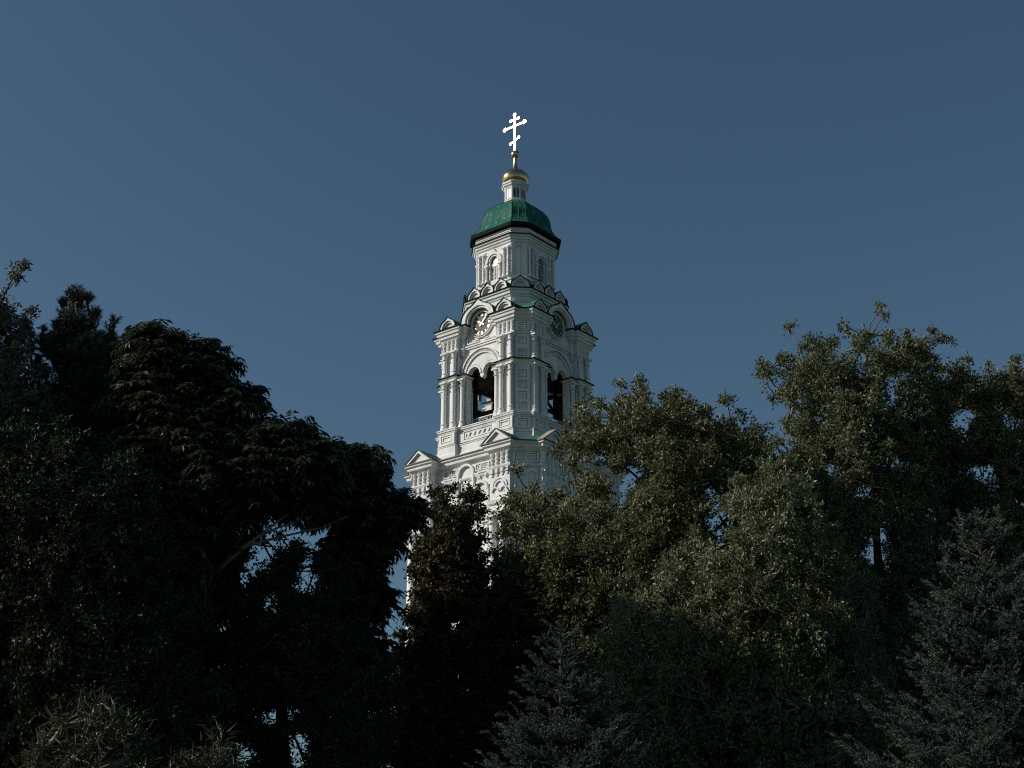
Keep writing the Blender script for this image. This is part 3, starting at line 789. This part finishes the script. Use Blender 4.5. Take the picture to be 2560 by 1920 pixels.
def compound(seed, name, label, cat, trunk_px, Y, poly, thick, rad, per, leafmat, bark, holes=(), top=.6, limbs=(), frond=.52, group=None, sprigs=()):
    """tree with long pinnate leaves set in drooping rosettes at the twig ends"""
    rng = np.random.default_rng(seed)
    C, Rr = clumps(rng, poly, Y, thick, rad, holes, 1.0, .8)
    if sprigs:                                             # single sprays standing out of the outline
        C = np.concatenate([C, [at(px, py, Y + rng.uniform(-.6, .6)) for px, py in sprigs]]); Rr = np.concatenate([Rr, np.full(len(sprigs), .16)])
    zt = C[:, 2].max(); tx = at(trunk_px, 1200, Y)[0]
    trunk = np.stack([tx + np.cumsum(rng.normal(size=9) * .05), Y + np.cumsum(rng.normal(size=9) * .05), np.linspace(0, zt * top, 9)], 1)
    segs, org = skeleton(rng, trunk, C, r_tip=.009)
    for lp, r0 in limbs:
        pts = np.array([at(px, py, Y + dy) for px, py, dy in lp])
        for a, b, t in zip(pts[:-1], pts[1:], np.linspace(1, .4, len(pts) - 1)): segs.append((*a, r0 * t, *b, r0 * t * .8))
    A, B = twigs_of(rng, C, Rr * .55, org, per, .5)
    tw = np.concatenate([A, np.full((len(A), 1), .012), B, np.full((len(A), 1), .008)], 1)
    nf = 6; n = len(A); d = unit(B - A)
    az = rng.uniform(0, 2 * np.pi, (n, nf)); out = np.stack([np.cos(az), np.sin(az), rng.uniform(-.35, .8, (n, nf))], -1)
    dr = unit(out + d[:, None] * .45)
    ln = frond * rng.uniform(.65, 1.15, (n, nf))
    tipb = B[:, None] - d[:, None] * rng.uniform(0, .25, (n, nf))[..., None]
    o, dr, ln = tipb.reshape(-1, 3), dr.reshape(-1, 3), ln.reshape(-1)
    m = 8; t = np.linspace(.22, 1, m)
    sideh = unit(np.cross(dr, np.array([0, 0, 1.0])))
    pos = o[:, None] + dr[:, None] * (ln[:, None] * t)[..., None] + np.array([0, 0, -1.0]) * (ln[:, None] * .32 * t ** 2)[..., None]
    fwd = unit(dr[:, None] + np.array([0, 0, -1.0]) * (.65 * t)[None, :, None])
    Bs, Ax = [], []
    for sgn in (-1, 1):
        Bs.append(pos.reshape(-1, 3)); a = sideh[:, None] * sgn * .8 + fwd * .45 + np.array([0, 0, -.5]) + rng.normal(size=pos.shape) * .18
        Ax.append(a.reshape(-1, 3))
    base, ax = np.concatenate(Bs), np.concatenate(Ax)
    V, F = leaf_quads(base, ax, (.185 * rng.uniform(.7, 1.15, len(base))), .056, rng, .2, np.array([0, 0, 1.0]) + rng.normal(size=base.shape) * .3)
    p0, p1 = pos[:, :-1].reshape(-1, 3), pos[:, 1:].reshape(-1, 3)
    rach = np.concatenate([p0, np.full((len(p0), 1), .004), p1, np.full((len(p0), 1), .003)], 1)
    return finish(name, label, cat, (tx, Y, 0), np.concatenate([np.array(segs), tw, rach[::2]]), V, F, leafmat, bark, group)

def needles(rng, A, B, n, ln, wd, spread, start=.1):
    """needle slivers around every shoot A->B"""
    m = len(A); d = unit(B - A)
    t = rng.uniform(start, 1.0, (m, n)); base = A[:, None] + (B - A)[:, None] * t[..., None]
    r = rng.normal(size=(m, n, 3)); r = unit(r - (r * d[:, None]).sum(-1, keepdims=True) * d[:, None])
    ax = unit(r * spread + d[:, None] * (1 - spread * .45)); L = ln * rng.uniform(.75, 1.1, (m, n, 1))
    sd = unit(np.cross(ax, rng.normal(size=(m, n, 3)))) * wd * .5
    V = np.stack([base + sd, base - sd, base + ax * L], 2).reshape(-1, 3)
    return V, np.arange(len(V)).reshape(-1, 3)

def pine(seed, label, trunk_px, Y, poly, thick, rad, per, holes=()):
    rng = np.random.default_rng(seed)
    C, Rr = clumps(rng, poly, Y, thick, rad, holes)
    zt = C[:, 2].max(); tx = at(trunk_px, 800, Y)[0]
    trunk = np.stack([tx + np.cumsum(rng.normal(size=12) * .03), np.full(12, Y), np.linspace(0, zt * .93, 12)], 1)
    segs, org = skeleton(rng, trunk, C, r_tip=.018, sag=.5)
    A, B = twigs_of(rng, C, Rr, org, per, 1.0)
    B = B + np.array([0, 0, .12]); d = unit(B - A); B = A + d * np.minimum(np.linalg.norm(B - A, axis=1), .42)[:, None]
    V, F = needles(rng, A, B, 60, .12, .011, .8, .25)
    tw = np.concatenate([A, np.full((len(A), 1), .012), B, np.full((len(A), 1), .006)], 1)
    return finish('pine_tree', label, 'pine tree', (tx, Y, 0), np.concatenate([np.array(segs), tw]), V, F, 'needle_pine', 'bark_dark')

def spruce(seed, label, tips, Y, slope, zlow, group):
    """blue spruce: whorls of branches round a straight stem, thick with short upturned shoots.
    tips: list of (px, py) leaders; the first is the stem"""
    rng = np.random.default_rng(seed); root_p = at(*tips[0], Y); zt = root_p[2]; tx = root_p[0]
    segs = [(tx, Y, 0, .16, tx, Y, zt * .5, .1), (tx, Y, zt * .5, .1, tx, Y, zt - .1, .012)]
    SA, SB = [], []
    def leader(p, L_):
        q = p - np.array([0, 0, L_]); segs.append((*q, .012, *p, .006))
        for t in np.linspace(0, 1, 26):
            b = q + (p - q) * t * .92; e = np.array([*(rng.normal(size=2) * (.10 - .05 * t)), .10])
            SA.append(b); SB.append(b + e)
    leader(root_p, .45)
    for px, py in tips[1:]:
        p = at(px, py, Y + rng.uniform(-.2, .2)); leader(p, .4); segs.append((tx, Y, p[2] - .9, .02, *(p - np.array([0, 0, .4])), .012))
    z = zt - .22
    while z > zlow:
        dd = zt - z; Lb = .12 + slope * dd
        nb = rng.integers(6, 9) if dd < 1.2 else rng.integers(8, 12); a0 = rng.uniform(0, 6.28)
        for i in range(nb):
            a = a0 + 2 * np.pi * i / nb + rng.normal() * .16; L_ = Lb * rng.uniform(.68, 1.12); zz = z + rng.normal() * .07
            h = np.array([math.cos(a), math.sin(a), 0]); sd = np.array([-h[1], h[0], 0])
            rise = .55 if dd < .8 else .2
            f = lambda t: np.array([tx, Y, zz]) + h * L_ * t + np.array([0, 0, rise * L_ * t - .55 * L_ * t * (1 - t) * (dd > .8) + .12 * L_ * t ** 3])
            pts = [f(t) for t in np.linspace(0, 1, 6)]
            for k in range(5): segs.append((*pts[k], .014 * (1 - k * .16), *pts[k + 1], .014 * (1 - (k + 1) * .16)))
            nsh = max(5, int(L_ * 27))
            for t in np.sort(rng.uniform(.18, 1, nsh)):
                p = f(t); ln = (.10 + .32 * L_ * (1 - t) * rng.uniform(.4, 1)) if t < .93 else .14
                sg = rng.choice([-1, 1]); dirv = h * .75 + sd * sg * rng.uniform(.2, .95) + np.array([0, 0, rng.uniform(.05, .5)])
                dirv /= np.linalg.norm(dirv)
                if ln > .2:
                    q = p + dirv * ln; segs.append((*p, .008, *q, .005)); m = int(ln / .042)
                    for u in np.linspace(.25, 1, m):
                        b = p + (q - p) * u; e = dirv * .7 + rng.normal(size=3) * .45 + np.array([0, 0, .45]); e /= np.linalg.norm(e)
                        SA.append(b); SB.append(b + e * rng.uniform(.08, .14))
                else:
                    SA.append(p); SB.append(p + dirv * max(ln, .1))
        z -= rng.uniform(.16, .24)
    A, B = np.array(SA), np.array(SB)
    V, F = needles(rng, A, B, 56, .03, .009, .85, 0.0)
    tw = np.concatenate([A, np.full((len(A), 1), .004), B, np.full((len(A), 1), .003)], 1)
    o = finish('spruce_tree', label, 'spruce tree', (tx, Y, 0), np.concatenate([np.array(segs), tw]), V, F, 'needle_blue', 'bark_dark', group)
    return o

GT = 'leafy trees in front of the tower'
GS = 'spruces in the foreground'
# right of the tower
broadleaf(11, 'broadleaf_tree', 'olive green leafy tree overlapping the right side of the white tower', 'tree', 1640, 33.0,
    [(1440, 985), (1452, 1030), (1500, 985), (1530, 1020), (1550, 950), (1590, 955), (1648, 930), (1665, 975), (1720, 970), (1760, 1010), (1800, 985), (1830, 1000), (1850, 1050), (1912, 1050), (1925, 1105), (1975, 1140),
     (1990, 1280), (2090, 1450), (2090, 2080), (1420, 2080), (1390, 1800), (1310, 1610), (1225, 1480), (1240, 1370), (1225, 1250), (1262, 1215), (1290, 1165), (1330, 1225), (1370, 1230), (1440, 1215), (1400, 1160), (1385, 1085), (1415, 1055)],
    3.1, .46, .115, .054, 28, 15, 'leaf_olive', 'bark', holes=((1568, 1195, 34), (1560, 1240, 30), (1770, 1235, 22), (1800, 1312, 34), (1500, 1150, 14)),
    limbs=([(([(1700, 1420, 0), (1640, 1260, -.3), (1590, 1190, -.3), (1540, 1150, -.2), (1490, 1120, 0)]), .05), ([(1860, 1420, 0), (1800, 1290, 0), (1760, 1240, -.2)], .04)]), group=GT)
broadleaf(12, 'broadleaf_tree', 'tallest leafy tree at right with a loose tuft above its crown', 'tree', 2180, 35.0,
    [(1885, 935), (1895, 905), (1950, 880), (1965, 835), (1985, 830), (2000, 870), (2040, 830), (2085, 845), (2120, 800), (2140, 812), (2160, 840), (2185, 775), (2215, 775), (2215, 815), (2260, 830), (2335, 808), (2345, 850), (2370, 862), (2365, 905), (2340, 940),
     (2365, 1000), (2385, 1100), (2380, 1400), (2350, 2080), (1860, 2080), (1870, 1400), (1930, 1180), (1945, 1060), (1990, 1030), (1950, 1020), (1925, 985)],
    3.0, .46, .115, .054, 28, 15, 'leaf_green', 'bark', holes=((2185, 1385, 42), (2150, 1250, 20), (2235, 985, 24), (2230, 1160, 20), (2090, 1180, 16)),
    limbs=([([(2200, 1700, 0), (2195, 1400, 0), (2195, 1200, 0), (2140, 1060, 0), (2120, 960, 0)], .09), ([(2195, 1250, 0), (2260, 1050, 0)], .05)]), group=GT)
broadleaf(13, 'broadleaf_tree', 'leafy tree cut off by the right edge of the picture', 'tree', 2520, 37.0,
    [(2270, 1020), (2330, 925), (2350, 890), (2390, 880), (2410, 895), (2445, 905), (2455, 935), (2490, 910), (2530, 890), (2580, 880), (2650, 930), (2710, 1040), (2760, 1220), (2785, 1500), (2750, 1800), (2700, 2050), (2230, 2050), (2250, 1500), (2320, 1200)],
    3.0, .48, .115, .054, 28, 15, 'leaf_olive', 'bark', holes=((2470, 1190, 22), (2520, 1060, 18), (2400, 1060, 14)), group=GT)
broadleaf(23, 'broadleaf_tree', 'paler green leafy tree in front of the two tall right trees, between the spruces', 'tree', 1830, 28.0,
    [(1510, 1520), (1560, 1440), (1610, 1460), (1660, 1370), (1700, 1400), (1740, 1280), (1790, 1250), (1830, 1160), (1870, 1190), (1910, 1110), (1960, 1150), (1990, 1120), (2040, 1200), (2060, 1290), (2110, 1330), (2190, 1420), (2210, 1560), (2230, 1700), (2230, 2080), (1470, 2080), (1480, 1700)],
    2.0, .36, .10, .047, 22, 12, 'leaf_green', 'bark', holes=((1800, 1315, 40), (1770, 1238, 30), (2185, 1385, 50), (1900, 1420, 14), (1650, 1520, 12)), group=GT, sep=.8)
# brownish maple before the tower
broadleaf(14, 'maple_tree', 'dark maple with browning leaves in front of the white tower base', 'tree', 1110, 32.2,
    [(1085, 1222), (1108, 1206), (1122, 1222), (1146, 1208), (1172, 1206), (1192, 1228), (1212, 1252), (1220, 1278), (1205, 1292), (1220, 1312), (1222, 1345), (1212, 1385), (1250, 1430), (1300, 1480), (1400, 1620), (1440, 1800), (1440, 2080), (930, 2080),
     (960, 1700), (960, 1640), (1000, 1560), (1022, 1480), (1018, 1420), (1040, 1340), (1066, 1330), (1070, 1280), (1080, 1245)],
    1.8, .34, .09, .075, 26, 16, 'leaf_maple', 'bark_dark', group=GT)
# left
broadleaf(15, 'broadleaf_tree', 'tall wispy grey green tree at the far left edge behind the pine', 'tree', -330, 27.0,  # unseen part of the crown is added at left to shade its neighbours
    [(36, 690), (46, 652), (62, 655), (74, 690), (66, 740), (82, 760), (105, 750), (112, 790), (90, 800), (80, 850), (110, 900), (180, 1000), (200, 2080), (-900, 2080), (-1040, 1500), (-1010, 1000), (-900, 720), (-680, 540), (-300, 560), (-60, 640), (-20, 740), (5, 735)],
    5.0, .5, .12, .05, 27, 16, 'leaf_grey', 'bark', up=.6, group=GT)
pine(16, 'dark pine with a bushy pointed top at left', 205, 27.5,
    [(150, 775), (168, 740), (196, 722), (222, 742), (250, 756), (252, 800), (262, 830), (285, 802), (296, 850), (300, 900), (330, 960), (360, 1060), (380, 1250), (380, 1700), (60, 1700), (60, 1250), (95, 960), (80, 880), (92, 830), (128, 815), (136, 785)],
    1.5, .3, 36)
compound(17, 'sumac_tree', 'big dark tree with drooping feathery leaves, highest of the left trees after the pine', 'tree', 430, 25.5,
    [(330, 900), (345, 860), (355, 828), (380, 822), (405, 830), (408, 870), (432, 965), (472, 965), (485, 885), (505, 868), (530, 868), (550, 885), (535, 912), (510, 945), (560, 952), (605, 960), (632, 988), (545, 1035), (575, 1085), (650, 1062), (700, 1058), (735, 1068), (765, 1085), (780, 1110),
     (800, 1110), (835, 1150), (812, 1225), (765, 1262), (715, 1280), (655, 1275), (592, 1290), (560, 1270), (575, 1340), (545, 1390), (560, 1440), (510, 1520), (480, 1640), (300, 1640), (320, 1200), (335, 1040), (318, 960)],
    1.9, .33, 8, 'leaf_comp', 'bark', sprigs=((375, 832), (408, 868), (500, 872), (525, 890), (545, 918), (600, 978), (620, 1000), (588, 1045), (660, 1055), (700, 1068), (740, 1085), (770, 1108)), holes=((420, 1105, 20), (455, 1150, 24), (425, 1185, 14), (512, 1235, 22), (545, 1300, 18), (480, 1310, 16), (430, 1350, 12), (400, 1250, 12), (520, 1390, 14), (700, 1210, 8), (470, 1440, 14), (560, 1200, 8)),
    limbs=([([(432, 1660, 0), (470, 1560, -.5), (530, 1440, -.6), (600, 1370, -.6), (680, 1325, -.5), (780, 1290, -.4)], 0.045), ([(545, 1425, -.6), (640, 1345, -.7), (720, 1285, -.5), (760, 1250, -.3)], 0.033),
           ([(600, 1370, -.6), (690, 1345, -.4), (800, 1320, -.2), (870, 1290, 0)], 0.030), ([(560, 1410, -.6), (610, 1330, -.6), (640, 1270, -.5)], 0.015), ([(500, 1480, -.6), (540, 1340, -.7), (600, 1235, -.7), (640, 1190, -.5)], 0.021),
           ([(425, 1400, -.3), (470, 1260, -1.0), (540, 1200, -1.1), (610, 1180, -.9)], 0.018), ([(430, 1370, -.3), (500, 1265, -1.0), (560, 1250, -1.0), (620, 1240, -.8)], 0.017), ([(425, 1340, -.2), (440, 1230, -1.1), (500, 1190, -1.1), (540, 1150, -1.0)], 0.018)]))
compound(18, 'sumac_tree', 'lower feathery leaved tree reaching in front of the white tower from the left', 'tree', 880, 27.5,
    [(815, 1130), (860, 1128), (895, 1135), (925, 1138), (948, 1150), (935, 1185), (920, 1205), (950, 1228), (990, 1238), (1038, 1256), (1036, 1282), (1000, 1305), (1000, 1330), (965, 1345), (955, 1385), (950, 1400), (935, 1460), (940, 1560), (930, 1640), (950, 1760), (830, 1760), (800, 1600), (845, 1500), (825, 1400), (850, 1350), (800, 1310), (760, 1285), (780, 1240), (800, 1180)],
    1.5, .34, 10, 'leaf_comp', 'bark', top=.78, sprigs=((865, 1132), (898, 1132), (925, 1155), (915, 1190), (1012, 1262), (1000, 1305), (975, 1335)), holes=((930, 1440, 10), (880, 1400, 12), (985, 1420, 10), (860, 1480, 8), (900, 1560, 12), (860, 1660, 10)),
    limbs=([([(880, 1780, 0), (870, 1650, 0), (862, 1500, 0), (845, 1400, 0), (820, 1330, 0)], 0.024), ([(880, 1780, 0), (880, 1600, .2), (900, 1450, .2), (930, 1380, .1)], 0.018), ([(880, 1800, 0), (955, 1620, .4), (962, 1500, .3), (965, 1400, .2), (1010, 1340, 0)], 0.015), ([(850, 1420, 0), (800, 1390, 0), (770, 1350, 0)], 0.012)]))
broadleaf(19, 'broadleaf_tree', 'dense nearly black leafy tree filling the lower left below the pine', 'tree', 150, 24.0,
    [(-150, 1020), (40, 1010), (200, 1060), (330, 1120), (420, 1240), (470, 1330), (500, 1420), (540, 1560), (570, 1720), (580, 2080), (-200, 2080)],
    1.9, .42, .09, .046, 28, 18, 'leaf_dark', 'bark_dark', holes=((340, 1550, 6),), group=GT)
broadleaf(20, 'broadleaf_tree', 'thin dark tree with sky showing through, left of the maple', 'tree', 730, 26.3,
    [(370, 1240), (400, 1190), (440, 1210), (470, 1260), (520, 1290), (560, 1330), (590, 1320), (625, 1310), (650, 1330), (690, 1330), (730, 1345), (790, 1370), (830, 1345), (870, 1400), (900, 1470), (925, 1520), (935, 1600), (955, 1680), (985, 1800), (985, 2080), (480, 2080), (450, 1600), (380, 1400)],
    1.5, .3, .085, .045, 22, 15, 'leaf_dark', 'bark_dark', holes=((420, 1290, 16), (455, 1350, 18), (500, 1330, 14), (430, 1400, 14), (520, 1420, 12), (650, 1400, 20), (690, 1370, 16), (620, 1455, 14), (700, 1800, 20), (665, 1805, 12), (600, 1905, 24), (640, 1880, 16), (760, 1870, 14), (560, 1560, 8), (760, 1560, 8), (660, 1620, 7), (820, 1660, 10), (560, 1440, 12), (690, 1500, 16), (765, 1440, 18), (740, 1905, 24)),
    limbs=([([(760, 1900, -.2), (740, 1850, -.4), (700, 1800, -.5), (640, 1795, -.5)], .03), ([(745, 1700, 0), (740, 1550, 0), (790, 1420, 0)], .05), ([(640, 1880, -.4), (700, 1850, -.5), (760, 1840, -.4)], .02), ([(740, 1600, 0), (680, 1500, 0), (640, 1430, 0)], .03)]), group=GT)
# narrow leaved shrubs close by at the lower left
def shrub(seed, label, px, Y, poly, dens=1.0):
    return broadleaf(seed, 'willow_shrub', label, 'shrub', px, Y, poly, .4, .15, .14, .015, 7, 9, 'leaf_willow', 'bark', top=.85, up=.9, droop=.1, twr=.003, group='narrow leaved shrubs at lower left', dens=dens)
shrub(21, 'narrow leaved shrub in the lower left corner, wider of the two', 210, 10.5, [(60, 1905), (100, 1850), (120, 1800), (150, 1765), (185, 1770), (200, 1800), (225, 1785), (250, 1748), (275, 1775), (300, 1810), (345, 1800), (350, 1860), (365, 1920), (380, 2300), (40, 2300)])
shrub(22, 'narrow leaved shrub at lower left, smaller one further right', 520, 11.0, [(425, 1910), (440, 1880), (465, 1885), (490, 1900), (520, 1870), (550, 1845), (580, 1880), (600, 1920), (600, 2250), (420, 2250)])
# spruces
spruce(31, 'small blue spruce rising in the middle foreground, single tip', [(1402, 1562)], 21.5, .56, 2.2, GS)
spruce(32, 'large blue spruce at the lower right with several tips', [(2440, 1280), (2400, 1285), (2495, 1270), (2545, 1385), (2365, 1370)], 20.0, .50, 2.2, GS)
